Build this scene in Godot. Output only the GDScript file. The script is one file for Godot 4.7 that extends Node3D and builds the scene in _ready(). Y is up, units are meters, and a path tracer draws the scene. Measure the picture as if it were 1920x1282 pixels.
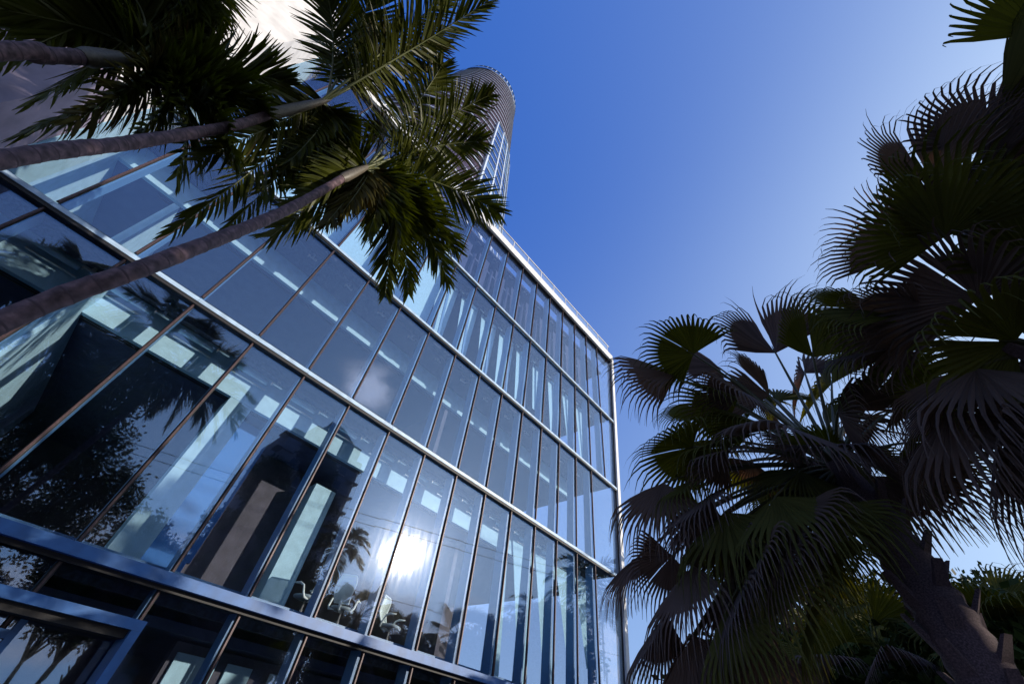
extends Node3D

# x runs along the glass front, y up, z out of the front towards the street; the front stands at z = 0
const EYE := Vector3(0, 1.6, 9)
const TO_SUN := Vector3(0.53433, 0.28528, 0.79568)
const BAY := 1.33
const FIRST := -0.87
var M := {}
var rng := RandomNumberGenerator.new()
var names := {}
var fbm := FastNoiseLite.new()


func _ready() -> void:
	rng.seed = 7
	set_camera()
	set_sky()
	make_materials()
	ground()
	office_building()
	tower()
	opposite_tower()
	left_palms()
	right_palms()
	far_plants()
	power_lines()
	chairs()


# ------------------------------------------------------------------ camera, sky, sun
func set_camera() -> void:
	var cam := Camera3D.new()
	cam.name = "camera"
	cam.fov = 82.24
	cam.near = 0.05
	cam.far = 5000.0
	cam.transform = Transform3D(Basis(Vector3(0.63415, 0.11121, 0.76517), Vector3(-0.61451, 0.67311, 0.41146), Vector3(-0.46928, -0.73113, 0.49519)).orthonormalized(), EYE)
	add_child(cam)
	cam.current = true


func sky_color(d: Vector3) -> Color:
	var up := maxf(d.y, 0.0)
	var ang := rad_to_deg(acos(clampf(d.dot(TO_SUN), -1.0, 1.0)))
	var t := pow(1.0 - up, 1.7)
	var c := Vector3(0.030, 0.135, 0.56).lerp(Vector3(0.34, 0.54, 0.90), t)
	c += Vector3(0.74, 0.84, 0.66) * exp(-ang * ang / 2300.0) * lerpf(1.0, 0.55, smoothstep(0.70, 0.98, up))
	c += Vector3(5.0, 4.7, 4.4) * exp(-ang / 5.0) + Vector3(9, 8.4, 7.4) * exp(-ang * ang / 1.3)
	# clouds: a broken bank low down and one small puff higher up
	if d.y > 0.0:
		var el := rad_to_deg(asin(d.y))
		var bank := smoothstep(17.0, 8.0, el) * smoothstep(0.0, 3.0, el) * smoothstep(0.05, 0.45, d.z)
		var puff := exp(-pow(rad_to_deg(acos(clampf(d.dot(Vector3(0.290, 0.568, 0.771).normalized()), -1, 1))) / 3.4, 2.0))
		var w := maxf(bank, puff)
		if w > 0.01:
			var p := d * 260.0 / (0.35 + d.y)
			var n := fbm.get_noise_3d(d.x * 420.0, d.y * 900.0, d.z * 420.0) * 0.5 + 0.5
			var n2 := fbm.get_noise_3d(p.x * 4.0, p.y * 3.0, p.z * 4.0) * 0.5 + 0.5
			var k := clampf((n * 0.75 + n2 * 0.25 - 0.55 + w * 0.28) * 5.0, 0.0, 1.0) * clampf(w * 1.4, 0.0, 1.0)
			var lit := Vector3(1.0, 0.93, 0.94) * (0.95 + 0.6 * n2 + puff * 1.6) + Vector3(1, 0.9, 0.8) * exp(-ang / 14.0)
			c = c.lerp(lit, k * 0.85)
	return Color(c.x, c.y, c.z)


func set_sky() -> void:
	fbm.noise_type = FastNoiseLite.TYPE_SIMPLEX_SMOOTH
	fbm.fractal_octaves = 5
	fbm.frequency = 0.02
	fbm.seed = 11
	var w := 1024
	var h := 512
	var data := PackedFloat32Array()
	data.resize(w * h * 3)
	for j in h:
		var v := (j + 0.5) / h * PI
		for i in w:
			var u := (i + 0.5) / w * TAU
			var d := Vector3(sin(u) * sin(v), cos(v), -cos(u) * sin(v))
			var c := sky_color(d)
			var k := (j * w + i) * 3
			data[k] = c.r
			data[k + 1] = c.g
			data[k + 2] = c.b
	var im := Image.create_from_data(w, h, false, Image.FORMAT_RGBF, data.to_byte_array())
	var pano := PanoramaSkyMaterial.new()
	pano.panorama = ImageTexture.create_from_image(im)
	var sky := Sky.new()
	sky.sky_material = pano
	var e := Environment.new()
	e.background_mode = Environment.BG_SKY
	e.sky = sky
	e.tonemap_mode = Environment.TONE_MAPPER_LINEAR
	e.tonemap_exposure = 1.0
	e.sdfgi_enabled = true
	e.ssao_enabled = true
	e.ssil_enabled = true
	var we := WorldEnvironment.new()
	we.name = "world_environment"
	we.environment = e
	add_child(we)
	var sun := DirectionalLight3D.new()
	sun.name = "sun"
	sun.light_energy = 1.5
	sun.light_color = Color(1.0, 0.955, 0.89)
	sun.light_angular_distance = 0.5
	sun.shadow_enabled = true
	sun.basis = Basis.looking_at(-TO_SUN, Vector3.UP)
	add_child(sun)


# ------------------------------------------------------------------ materials
func lin(r: float, g: float, b: float) -> Color:
	return Color(r, g, b).linear_to_srgb()


func noise_tex(freq: float, seed_: int, lo: Color, hi: Color, oct := 4, size := 512) -> NoiseTexture2D:
	var n := FastNoiseLite.new()
	n.noise_type = FastNoiseLite.TYPE_SIMPLEX_SMOOTH
	n.frequency = freq
	n.fractal_octaves = oct
	n.seed = seed_
	var t := NoiseTexture2D.new()
	t.width = size
	t.height = size
	t.seamless = true
	t.noise = n
	var g := Gradient.new()
	g.set_color(0, lo)
	g.set_color(1, hi)
	t.color_ramp = g
	return t


func mat(key: String, c: Color, rough: float, metal := 0.0) -> StandardMaterial3D:
	var m := StandardMaterial3D.new()
	m.resource_name = key
	m.albedo_color = c
	m.roughness = rough
	m.metallic = metal
	M[key] = m
	return m


func grain(m: StandardMaterial3D, freq: float, lo: float, hi: float, scale: float, seed_ := 1, tint := Color(1, 1, 1)) -> void:
	m.albedo_texture = noise_tex(freq, seed_, Color(lo * tint.r, lo * tint.g, lo * tint.b), Color(hi, hi, hi))
	m.uv1_triplanar = true
	m.uv1_world_triplanar = true
	m.uv1_scale = Vector3.ONE * scale


func make_materials() -> void:
	var white := mat("white_paint", lin(0.78, 0.77, 0.76), 0.45)
	grain(white, 0.01, 0.88, 1.0, 0.35, 3)
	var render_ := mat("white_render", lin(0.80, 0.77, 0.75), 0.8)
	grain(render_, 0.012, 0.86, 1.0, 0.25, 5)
	mat("shade_violet_render", lin(0.27, 0.23, 0.31), 0.8)  # lower walls of the white wing, with their shade put into the colour
	grain(M.shade_violet_render, 0.012, 0.8, 1.0, 0.25, 6)
	mat("trim", lin(0.46, 0.62, 0.82), 0.4)
	grain(M.trim, 0.01, 0.82, 1.0, 0.6, 21)
	mat("ledge_shade_blue", lin(0.04, 0.15, 0.42), 0.45)  # white ledge and entrance frame, the blue of their shade painted in
	grain(M.ledge_shade_blue, 0.01, 0.82, 1.0, 0.6, 22)
	mat("copper", lin(0.105, 0.062, 0.068), 0.45, 0.2)
	grain(M.copper, 0.02, 0.7, 1.0, 1.5, 23)
	mat("gasket", lin(0.012, 0.011, 0.014), 0.6)
	mat("fin", lin(0.10, 0.25, 0.50), 0.4)
	mat("ceiling", lin(0.055, 0.085, 0.19), 0.85)
	grain(M.ceiling, 0.012, 0.85, 1.0, 0.4, 8)
	mat("slab", lin(0.07, 0.095, 0.17), 0.85)
	grain(M.slab, 0.03, 0.55, 1.0, 0.5, 9)
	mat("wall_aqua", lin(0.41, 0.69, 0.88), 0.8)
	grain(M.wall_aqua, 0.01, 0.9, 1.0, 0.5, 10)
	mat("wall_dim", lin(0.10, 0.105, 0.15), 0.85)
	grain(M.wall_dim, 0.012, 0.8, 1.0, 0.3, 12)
	mat("carpet", lin(0.06, 0.06, 0.08), 0.95)
	mat("wall_blue", lin(0.015, 0.13, 0.42), 0.7)
	mat("blind", lin(0.38, 0.67, 0.88), 0.8)
	grain(M.blind, 0.02, 0.9, 1.0, 0.8, 13)
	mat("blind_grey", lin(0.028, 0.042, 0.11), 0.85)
	mat("metal", lin(0.55, 0.58, 0.6), 0.3, 0.6)
	mat("dark_metal", lin(0.04, 0.04, 0.05), 0.4, 0.3)
	mat("chair_plastic", lin(0.72, 0.84, 0.86), 0.45)
	mat("chair_mesh", lin(0.66, 0.82, 0.84), 0.7)
	mat("seat_cloth", lin(0.25, 0.33, 0.38), 0.9)
	# glass: a thin reflective coating on two clear sheets, the inner one a little dusty
	var coat := mat("coated_glass", Color(lin(0.28, 0.52, 1.0), 0.145), 0.0, 1.0)
	coat.transparency = BaseMaterial3D.TRANSPARENCY_ALPHA
	var one := Image.create(4, 4, false, Image.FORMAT_RGBA8)
	one.fill(Color.WHITE)
	coat.albedo_texture = ImageTexture.create_from_image(one)
	var clear := mat("clear_glass", Color(0.0, 0.08, 0.16, 0.01), 0.0)
	clear.transparency = BaseMaterial3D.TRANSPARENCY_ALPHA
	var dusty := mat("dusty_glass", Color(0.10, 0.18, 0.24, 0.01), 0.08)
	dusty.transparency = BaseMaterial3D.TRANSPARENCY_ALPHA
	dusty.roughness_texture = noise_tex(0.012, 40, Color(0.55, 0.55, 0.55), Color(1, 1, 1), 5)
	dusty.uv1_triplanar = true
	dusty.uv1_world_triplanar = true
	dusty.uv1_scale = Vector3(1.1, 0.12, 1.1)
	var rail := mat("rail_glass", Color(0.85, 0.95, 1.0, 0.12), 0.05)
	rail.transparency = BaseMaterial3D.TRANSPARENCY_ALPHA
	# tower
	mat("tower_clad", lin(0.135, 0.088, 0.11), 0.34, 0.3)
	grain(M.tower_clad, 0.01, 0.75, 1.0, 0.05, 15)
	mat("tower_ledge", lin(0.50, 0.56, 0.68), 0.4)
	mat("tower_glass", lin(0.10, 0.20, 0.42), 0.08, 0.75)
	mat("tower_glass_pale", lin(0.26, 0.42, 0.58), 0.12, 0.6)
	mat("tower_frame", lin(0.55, 0.62, 0.72), 0.4)
	mat("concrete", lin(0.30, 0.29, 0.29), 0.85)
	grain(M.concrete, 0.01, 0.75, 1.0, 0.05, 16)
	mat("far_window", lin(0.03, 0.045, 0.07), 0.1, 0.3)
	# plants
	leaf("palm_leaf", Color(0.066, 0.074, 0.010), Color(0.76, 0.80, 0.06), 0.38)
	leaf("palm_leaf_old", Color(0.075, 0.065, 0.014), Color(0.55, 0.45, 0.06), 0.45)
	leaf("fan_leaf", Color(0.17, 0.12, 0.105), Color(0.76, 0.63, 0.46), 0.62)
	leaf("fan_leaf_green", Color(0.12, 0.115, 0.034), Color(0.80, 0.78, 0.18), 0.6)
	leaf("fan_leaf_dry", Color(0.15, 0.11, 0.10), Color(0.6, 0.48, 0.40), 0.65)
	leaf("tree_leaf", Color(0.045, 0.062, 0.016), Color(0.35, 0.40, 0.05), 0.5)
	mat("rachis", lin(0.10, 0.11, 0.03), 0.5)
	mat("petiole", lin(0.09, 0.08, 0.035), 0.5)
	mat("palm_trunk", lin(0.27, 0.165, 0.185), 0.75)
	grain(M.palm_trunk, 0.012, 0.35, 1.0, 1.6, 17, Color(1, 0.95, 1.0))
	mat("palm_ring", lin(0.07, 0.042, 0.05), 0.85)
	mat("crownshaft", lin(0.19, 0.16, 0.12), 0.5)
	grain(M.crownshaft, 0.02, 0.65, 1.0, 2.0, 18)
	mat("rough_trunk", lin(0.26, 0.165, 0.18), 0.95)
	grain(M.rough_trunk, 0.05, 0.4, 1.0, 2.5, 19)
	mat("bark", lin(0.10, 0.075, 0.055), 0.95)
	grain(M.bark, 0.05, 0.5, 1.0, 1.5, 20)
	# ground
	mat("paving", lin(0.24, 0.23, 0.22), 0.85)
	grain(M.paving, 0.02, 0.75, 1.0, 0.3, 24)
	mat("asphalt", lin(0.05, 0.05, 0.052), 0.9)
	grain(M.asphalt, 0.08, 0.7, 1.0, 0.5, 25)
	mat("soil", lin(0.07, 0.075, 0.035), 0.95)
	grain(M.soil, 0.04, 0.5, 1.0, 0.2, 26)
	mat("road_paint", lin(0.7, 0.7, 0.66), 0.7)
	mat("wire", lin(0.01, 0.01, 0.01), 0.6)
	mat("pole_wood", lin(0.11, 0.08, 0.06), 0.9)


func leaf(key: String, c: Color, glow: Color, rough: float) -> void:
	var m := mat(key, c.linear_to_srgb(), rough)
	m.vertex_color_use_as_albedo = true
	m.metallic_specular = 0.28 if key.begins_with("palm") else 0.16
	m.backlight_enabled = true
	m.backlight = glow
	m.cull_mode = BaseMaterial3D.CULL_DISABLED


# ------------------------------------------------------------------ helpers
func numbered(called: String) -> String:
	var n: int = names.get(called, 0)
	names[called] = n + 1
	return called if n == 0 else "%s_%03d" % [called, n]


func thing(called: String, label: String, category: String, at := Vector3.ZERO, group := "") -> Node3D:
	var o := Node3D.new()
	o.name = numbered(called)
	o.position = at
	add_child(o)
	tag(o, label, category, group)
	return o


func tag(o: Node3D, label: String, category: String, group := "") -> void:
	o.set_meta("label", label)
	o.set_meta("category", category)
	if group:
		o.set_meta("group", group)


func put(called: String, mesh: Mesh, m: Variant, parent: Node3D, at := Vector3.ZERO) -> MeshInstance3D:
	var o := MeshInstance3D.new()
	o.mesh = mesh
	if m != null:
		o.material_override = m
	o.position = at
	var k: int = parent.get_meta("n_" + called, 0)
	parent.set_meta("n_" + called, k + 1)
	o.name = called if k == 0 else "%s_%03d" % [called, k]
	parent.add_child(o, true)
	return o


func box(called: String, a: Vector3, b: Vector3, m: Material, parent: Node3D) -> MeshInstance3D:
	var s := BoxMesh.new()
	s.size = (b - a).abs()
	return put(called, s, m, parent, (a + b) / 2.0)


func st_new(group := -1) -> SurfaceTool:
	var st := SurfaceTool.new()
	st.begin(Mesh.PRIMITIVE_TRIANGLES)
	st.set_smooth_group(group)
	return st


func done(st: SurfaceTool) -> ArrayMesh:
	st.generate_normals()
	return st.commit()


func quad(st: SurfaceTool, a: Vector3, b: Vector3, c: Vector3, d: Vector3) -> void:
	for p in [a, b, c, a, c, d]:
		st.add_vertex(p)


# a closed solid between two outlines of four points (front a, back b), front outline clockwise from its front
func slab8(st: SurfaceTool, a: Array, b: Array) -> void:
	quad(st, a[0], a[1], a[2], a[3])
	quad(st, b[3], b[2], b[1], b[0])
	for i in 4:
		var j := (i + 1) % 4
		quad(st, a[j], a[i], b[i], b[j])


func tube(st: SurfaceTool, pts: Array, radii: Array, sides := 8, cap := false) -> void:
	var rings := []
	var side := Vector3.RIGHT
	for i in pts.size():
		var t: Vector3 = (pts[mini(i + 1, pts.size() - 1)] - pts[maxi(i - 1, 0)])
		t = t.normalized() if t.length() > 1e-6 else Vector3.UP
		side = side - t * side.dot(t)
		if side.length() < 0.05:
			side = t.cross(Vector3.FORWARD)
		side = side.normalized()
		var other := t.cross(side)
		var ring := []
		for k in sides:
			var a := TAU * k / sides
			ring.append(pts[i] + (side * cos(a) + other * sin(a)) * radii[i])
		rings.append(ring)
	for i in pts.size() - 1:
		for k in sides:
			var k2 := (k + 1) % sides
			quad(st, rings[i][k], rings[i][k2], rings[i + 1][k2], rings[i + 1][k])
	if cap:
		for end in [0, pts.size() - 1]:
			for k in sides:
				var k2 := (k + 1) % sides
				st.add_vertex(pts[end])
				st.add_vertex(rings[end][k2] if end == 0 else rings[end][k])
				st.add_vertex(rings[end][k] if end == 0 else rings[end][k2])


func bez(a: Vector3, b: Vector3, c: Vector3, t: float) -> Vector3:
	return a.lerp(b, t).lerp(b.lerp(c, t), t)


# ------------------------------------------------------------------ ground
func sheet(called: String, x0: float, x1: float, z0: float, z1: float, y: float, thick: float, m: Material) -> void:
	var s := BoxMesh.new()
	s.size = Vector3(x1 - x0, thick, z1 - z0)
	var o := put(called, s, m, self, Vector3((x0 + x1) / 2, y - thick / 2, (z0 + z1) / 2))
	o.set_meta("kind", "structure")


func ground() -> void:
	sheet("ground", -1500, 1500, -1500, 1500, -0.2, 0.4, M.soil)
	sheet("plaza_pavement", -60, 60, -0.4, 11, 0.0, 0.15, M.paving)
	sheet("lawn", -60, 60, 11.15, 23, -0.02, 0.14, M.soil)
	sheet("kerb", -60, 60, 11, 11.15, 0.02, 0.2, M.concrete)
	sheet("pavement", -200, 200, 23, 25, 0.0, 0.15, M.paving)
	sheet("road", -400, 400, 25, 34, -0.12, 0.06, M.asphalt)
	for i in 14:
		sheet("road_marking" if i == 0 else "road_marking_%03d" % i, -40 + i * 8.0, -37 + i * 8.0, 29.4, 29.55, -0.115, 0.004, M.road_paint)
	sheet("far_pavement", -200, 200, 34, 36.5, 0.0, 0.15, M.paving)


# ------------------------------------------------------------------ the glass office building
const LO := [0.0, 3.14, 7.72, 11.91, 16.3]
const HI := [2.9, 7.48, 11.68, 16.08, 21.0]


func corner_x(y: float) -> float:
	return 16.83 + 0.083 * (y - 4.1)


func roof_y(x: float) -> float:
	return 20.98 + 0.049 * (x - 4.8)


func pane_mesh(x0: float, x1: float, y0: float, y1: float, y2: float, lean0: float, lean1: float, cx: float) -> ArrayMesh:
	# corners: x0 side from y0 to y1, x1 side from y0 to y2; lean tilts the coated face a hair
	var out := ArrayMesh.new()
	var mats := [M.coated_glass, M.clear_glass, M.dusty_glass]
	var zs := [0.0, -0.012, -0.034]
	for i in 3:
		var st := st_new()
		var k := 1.0
		var x1b := x1
		var x1t := x1
		if cx > 0.0:
			x1b = corner_x(y0)
			x1t = corner_x(y2)
		quad(st, Vector3(x0, y0, zs[i] + lean0 * k), Vector3(x0, y1, zs[i] - lean0 * k), Vector3(x1t, y2, zs[i] - lean1 * k), Vector3(x1b, y0, zs[i] + lean1 * k))
		st.set_material(mats[i])
		st.generate_normals()
		st.commit(out)
	return out


func office_building() -> void:
	var b := thing("office_building", "five-storey glass-fronted office building with white slab lines and copper mullions", "building")
	var x_left := -4.55
	# glass, mullions and fins, bay by bay and storey by storey
	for s in 5:
		var last := 13 if s >= 3 else 12
		for k in range(-3, last + 1):
			var x0 := maxf(FIRST + BAY * k, x_left)
			var x1 := FIRST + BAY * (k + 1)
			var end := k == last
			var y0: float = LO[s]
			var y1: float = HI[s] if s < 4 else roof_y(x0) - 0.02
			var y2: float = HI[s] if s < 4 else roof_y(x1) - 0.02
			if end:
				x1 = corner_x(y0)
				y2 = HI[s] if s < 4 else roof_y(corner_x(21.5)) - 0.02
			put("glass_pane", pane_mesh(x0, x1, y0, y1, y2, rng.randf_range(-0.0028, 0.0028), rng.randf_range(-0.0028, 0.0028), 1.0 if end else -1.0), null, b)
			if k > -3:
				box("mullion_cap", Vector3(x0 - 0.014, y0, 0.006), Vector3(x0 + 0.014, y1 - 0.01, 0.055), M.copper, b)
				box("mullion_seal", Vector3(x0 - 0.036, y0, 0.002), Vector3(x0 + 0.036, y1 - 0.01, 0.0055), M.gasket, b)
				box("mullion_fin", Vector3(x0 - 0.03, y0 + 0.003, -0.42), Vector3(x0 + 0.03, y1 - 0.013, -0.10), M.fin, b)
		# a run of glass round the right-hand corner
		var ye0: float = LO[s]
		var ye1: float = HI[s] if s < 4 else 21.5
		for j in 3:
			var st := st_new()
			var za := -0.3 - 1.5 * j
			quad(st, Vector3(corner_x(ye0), ye0, za), Vector3(corner_x(ye1), ye1, za), Vector3(corner_x(ye1), ye1, za - 1.46), Vector3(corner_x(ye0), ye0, za - 1.46))
			put("corner_glass", done(st), M.clear_glass, b)
	# white slab edges with a dark joint below, and the upstand seen through the glass
	for s in range(1, 4):
		var y: float = HI[s]
		var xr := corner_x(y) - 0.03
		for k in range(-2, 8):
			var ea := FIRST + BAY * 2.0 * k + 0.004
			var eb := minf(ea + BAY * 2.0 - 0.008, xr)
			if eb > ea + 0.05:
				box("slab_edge", Vector3(maxf(ea, x_left), y + 0.052 + rng.randf_range(-0.002, 0.002), -0.05), Vector3(eb, y + 0.15, 0.11 + rng.randf_range(-0.003, 0.003)), M.trim, b)
		box("slab_joint", Vector3(x_left, y - 0.02, 0.0605), Vector3(xr, y + 0.05, 0.09), M.gasket, b)
		box("upstand", Vector3(x_left, LO[s + 1] + 0.001, -0.54), Vector3(xr - 0.1, LO[s + 1] + 0.16, -0.43), M.fin, b)
	box("ledge", Vector3(x_left, 2.93, -0.05), Vector3(corner_x(3) - 0.03, 3.09, 0.24), M.ledge_shade_blue, b)
	box("ledge_joint", Vector3(x_left, 2.86, 0.0605), Vector3(corner_x(3) - 0.03, 2.93, 0.12), M.gasket, b)
	box("sill", Vector3(x_left, 3.141, -0.56), Vector3(corner_x(3) - 0.15, 3.24, -0.43), M.fin, b)
	# floors and rooms
	for s in 5:
		var top: float = HI[s] if s < 4 else 20.4
		var xr := corner_x(top) - 0.35
		if s > 0:
			box("floor", Vector3(x_left, HI[s - 1] + 0.05 if s > 0 else 0.0, -9.0), Vector3(xr - 0.4, LO[s] - 0.01, -0.06), M.slab, b)
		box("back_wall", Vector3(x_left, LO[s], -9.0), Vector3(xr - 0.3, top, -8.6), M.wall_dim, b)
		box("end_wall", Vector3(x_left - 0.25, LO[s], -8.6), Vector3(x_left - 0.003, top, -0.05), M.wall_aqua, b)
	var drop := [2.55, 6.64, 10.89, 15.55, 20.0]
	for s in 5:
		var top: float = HI[s] if s < 4 else 20.6
		var xr: float = corner_x(top) - 1.6
		var f := 0.95 if s < 2 else 1.6
		var yc: float = drop[s]
		if s in [1, 2]:
			box("fascia", Vector3(x_left, yc, -f - 0.12), Vector3(xr, top + 0.03, -f), M.wall_aqua, b)
			box("ceiling", Vector3(x_left, yc + 0.03, -8.6), Vector3(xr, yc + 0.15, -f - 0.122), M.ceiling, b)
			for j in 2:
				var z := -f - 0.22 - 0.10 * j
				box("slot_diffuser", Vector3(x_left + 1, yc + 0.012, z - 0.022), Vector3(xr - 0.4, yc + 0.03, z + 0.022), M.dark_metal, b)
		else:
			box("ceiling", Vector3(x_left, yc, -8.6), Vector3(xr, yc + 0.15, -1.25), M.ceiling, b)
		# beams and rails in the pocket over the glass
		box("pocket_beam", Vector3(x_left, top - 0.14, -0.60), Vector3(xr + 0.6, top - 0.01, -0.46), M.slab, b)
		if s > 0:
			for k in range(-2, 13):
				var xa := FIRST + BAY * k
				if xa + BAY > xr + 0.5:
					continue
				if s == 1 or (s == 3 and k > 3):
					var st := st_new(0)
					var yy := top - 0.235
					tube(st, [Vector3(xa + 0.12, yy, -0.72), Vector3(xa + 0.86, yy, -0.72)], [0.055, 0.055], 12, true)
					put("roller_tube", done(st), M.wall_aqua, b)
					box("tube_rail", Vector3(xa + 0.10, yy - 0.12, -0.90), Vector3(xa + 0.92, yy - 0.10, -0.84), M.metal, b)
				if s >= 1:
					var st2 := st_new()
					var hx := xa + 1.02
					for q in [[Vector3(hx, top - 0.22, -0.62), Vector3(hx + 0.05, top - 0.012, -0.55)], [Vector3(hx - 0.11, top - 0.26, -0.60), Vector3(hx + 0.16, top - 0.225, -0.54)], [Vector3(hx - 0.11, top - 0.30, -0.60), Vector3(hx - 0.08, top - 0.262, -0.54)]]:
						var p: Vector3 = q[0]
						var r: Vector3 = q[1]
						slab8(st2, [Vector3(p.x, p.y, r.z), Vector3(p.x, r.y, r.z), Vector3(r.x, r.y, r.z), Vector3(r.x, p.y, r.z)], [Vector3(p.x, p.y, p.z), Vector3(p.x, r.y, p.z), Vector3(r.x, r.y, p.z), Vector3(r.x, p.y, p.z)])
					put("blind_bracket", done(st2), M.metal, b)
	# clips along the head of the third storey, which notch the sunlight on the fascia
	var nr := RandomNumberGenerator.new()
	nr.seed = 4
	for k in 26:
		var xa := x_left + 0.3 + k * 0.74 + nr.randf() * 0.3
		if xa < 15.0:
			box("head_clip", Vector3(xa, 11.68 - nr.randf_range(0.06, 0.16), -0.24), Vector3(xa + nr.randf_range(0.05, 0.4), 11.679, -0.14), M.slab, b)
	# second storey: sunlit pier, a lit core wall, a partition and blue panels
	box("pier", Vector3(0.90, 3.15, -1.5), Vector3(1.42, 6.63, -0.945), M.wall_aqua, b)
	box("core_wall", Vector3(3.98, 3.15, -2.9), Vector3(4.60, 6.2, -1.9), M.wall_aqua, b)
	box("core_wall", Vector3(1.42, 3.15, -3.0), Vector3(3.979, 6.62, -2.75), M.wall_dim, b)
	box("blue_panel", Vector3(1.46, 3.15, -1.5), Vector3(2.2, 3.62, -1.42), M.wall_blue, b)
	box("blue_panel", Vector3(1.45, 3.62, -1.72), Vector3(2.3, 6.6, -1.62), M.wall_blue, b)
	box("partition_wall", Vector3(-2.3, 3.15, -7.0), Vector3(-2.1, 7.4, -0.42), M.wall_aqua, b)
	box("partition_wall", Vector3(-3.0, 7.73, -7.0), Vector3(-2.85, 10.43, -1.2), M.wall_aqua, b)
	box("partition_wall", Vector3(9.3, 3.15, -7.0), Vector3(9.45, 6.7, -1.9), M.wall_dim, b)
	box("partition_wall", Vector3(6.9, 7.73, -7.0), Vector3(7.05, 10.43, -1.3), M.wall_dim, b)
	# ground floor wall, its sunlit patches put in as paler boards
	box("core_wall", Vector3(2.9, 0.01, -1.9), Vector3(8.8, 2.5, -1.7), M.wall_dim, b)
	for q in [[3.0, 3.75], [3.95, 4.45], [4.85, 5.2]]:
		box("sunlit_patch", Vector3(q[0], 1.6, -1.69), Vector3(q[1], 2.35, -1.64), M.wall_aqua, b)
	# lowered blinds of the fourth storey, tapering ones along the right, dim ones at the top
	for k in range(-2, 13):
		var xa := FIRST + BAY * k
		if xa + BAY < corner_x(16) - 1.0:
			if k <= 3:
				drape(b, "blind", xa + 0.05, xa + 1.28, xa + 0.05, xa + 1.28, 11.95, 16.0, -0.47, M.blind)
			else:
				var w := nr.randf_range(0.30, 0.60)
				var low := (13.0 if k > 7 else 12.2) + nr.randf_range(-0.2, 0.3)
				drape(b, "blind", xa - 0.10, xa + 0.98, xa - 0.10 + w, xa + 0.98, low, 16.0, -0.79, M.blind)
				var bs := st_new()
				var bx := xa + nr.randf_range(0.22, 0.42)
				slab8(bs, [Vector3(bx + 0.42, 12.0, -0.55), Vector3(bx, 15.98, -0.55), Vector3(bx + 0.13, 15.98, -0.55), Vector3(bx + 0.5, 12.0, -0.55)], [Vector3(bx + 0.42, 12.0, -0.6), Vector3(bx, 15.98, -0.6), Vector3(bx + 0.13, 15.98, -0.6), Vector3(bx + 0.5, 12.0, -0.6)])
				put("slanting_brace", done(bs), M.fin, b)
		if xa + BAY < corner_x(21) - 0.6 and k > -1:
			drape(b, "grey_blind", xa + 0.02, xa + 0.8, xa + 0.30, xa + 0.8, 16.4, 19.9, -0.7, M.blind_grey)
			drape(b, "grey_blind", xa - 0.32, xa - 0.12, xa - 0.32, xa - 0.06, 16.4, 19.6, -0.74, M.blind_grey)
	for k in range(9, 13):
		var xa := FIRST + BAY * k
		var w := nr.randf_range(0.76, 0.82)
		drape(b, "curtain", xa - 0.12, xa + 0.76, xa - 0.12 + w, xa + 0.74, 3.7 + nr.randf() * 0.9, 7.3, -0.9, M.blind)
		drape(b, "curtain", xa - 0.36, xa - 0.20, xa - 0.46, xa - 0.02, 3.3, 6.4, -0.95, M.blind)
	# parapet, roof and guard rail, rising gently to the right
	var st := st_new()
	var xr := corner_x(21.7) + 0.05
	var pl := roof_y(x_left)
	var pr := roof_y(xr)
	for k in range(-2, 8):
		var ea := maxf(FIRST + BAY * 2.0 * k + 0.004, x_left)
		var eb := minf(FIRST + BAY * 2.0 * (k + 1) - 0.004, xr)
		if eb < ea + 0.05:
			continue
		var sp := st_new()
		var pa := roof_y(ea)
		var pb := roof_y(eb)
		var zf := 0.2 + rng.randf_range(-0.003, 0.003)
		slab8(sp, [Vector3(ea, pa, zf), Vector3(ea, pa + 0.58, zf), Vector3(eb, pb + 0.58, zf), Vector3(eb, pb, zf)], [Vector3(ea, pa, -0.5), Vector3(ea, pa + 0.58, -0.5), Vector3(eb, pb + 0.58, -0.5), Vector3(eb, pb, -0.5)])
		put("parapet", done(sp), M.white_paint, b)
	st = st_new()
	slab8(st, [Vector3(x_left, pl - 0.03, 0.07), Vector3(x_left, pl - 0.002, 0.07), Vector3(xr, pr - 0.002, 0.07), Vector3(xr, pr - 0.03, 0.07)], [Vector3(x_left, pl - 0.03, -0.5), Vector3(x_left, pl - 0.002, -0.5), Vector3(xr, pr - 0.002, -0.5), Vector3(xr, pr - 0.03, -0.5)])
	put("parapet_joint", done(st), M.gasket, b)
	box("roof", Vector3(x_left, 20.45, -9.0), Vector3(xr - 0.5, 20.56, -0.52), M.slab, b)
	for k in range(-3, 15):
		var x := FIRST + BAY * k + 0.25
		if x > xr:
			continue
		var y := roof_y(x) + 0.58
		box("rail_post", Vector3(x - 0.02, y - 0.02, 0.02), Vector3(x + 0.02, y + 0.93, 0.06), M.white_paint, b)
		if x + BAY < xr:
			var sp := st_new()
			var y2 := roof_y(x + BAY) + 0.58
			quad(sp, Vector3(x + 0.04, y + 0.08, 0.04), Vector3(x + 0.04, y + 0.86, 0.04), Vector3(x + BAY - 0.04, y2 + 0.86, 0.04), Vector3(x + BAY - 0.04, y2 + 0.08, 0.04))
			put("rail_pane", done(sp), M.rail_glass, b)
	st = st_new(0)
	tube(st, [Vector3(x_left, pl + 1.54, 0.04), Vector3(xr - 0.1, pr + 1.54, 0.04)], [0.035, 0.035], 8, true)
	put("handrail", done(st), M.white_paint, b)
	# leaning white post at the right-hand corner
	st = st_new()
	var a := []
	var c := []
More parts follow.
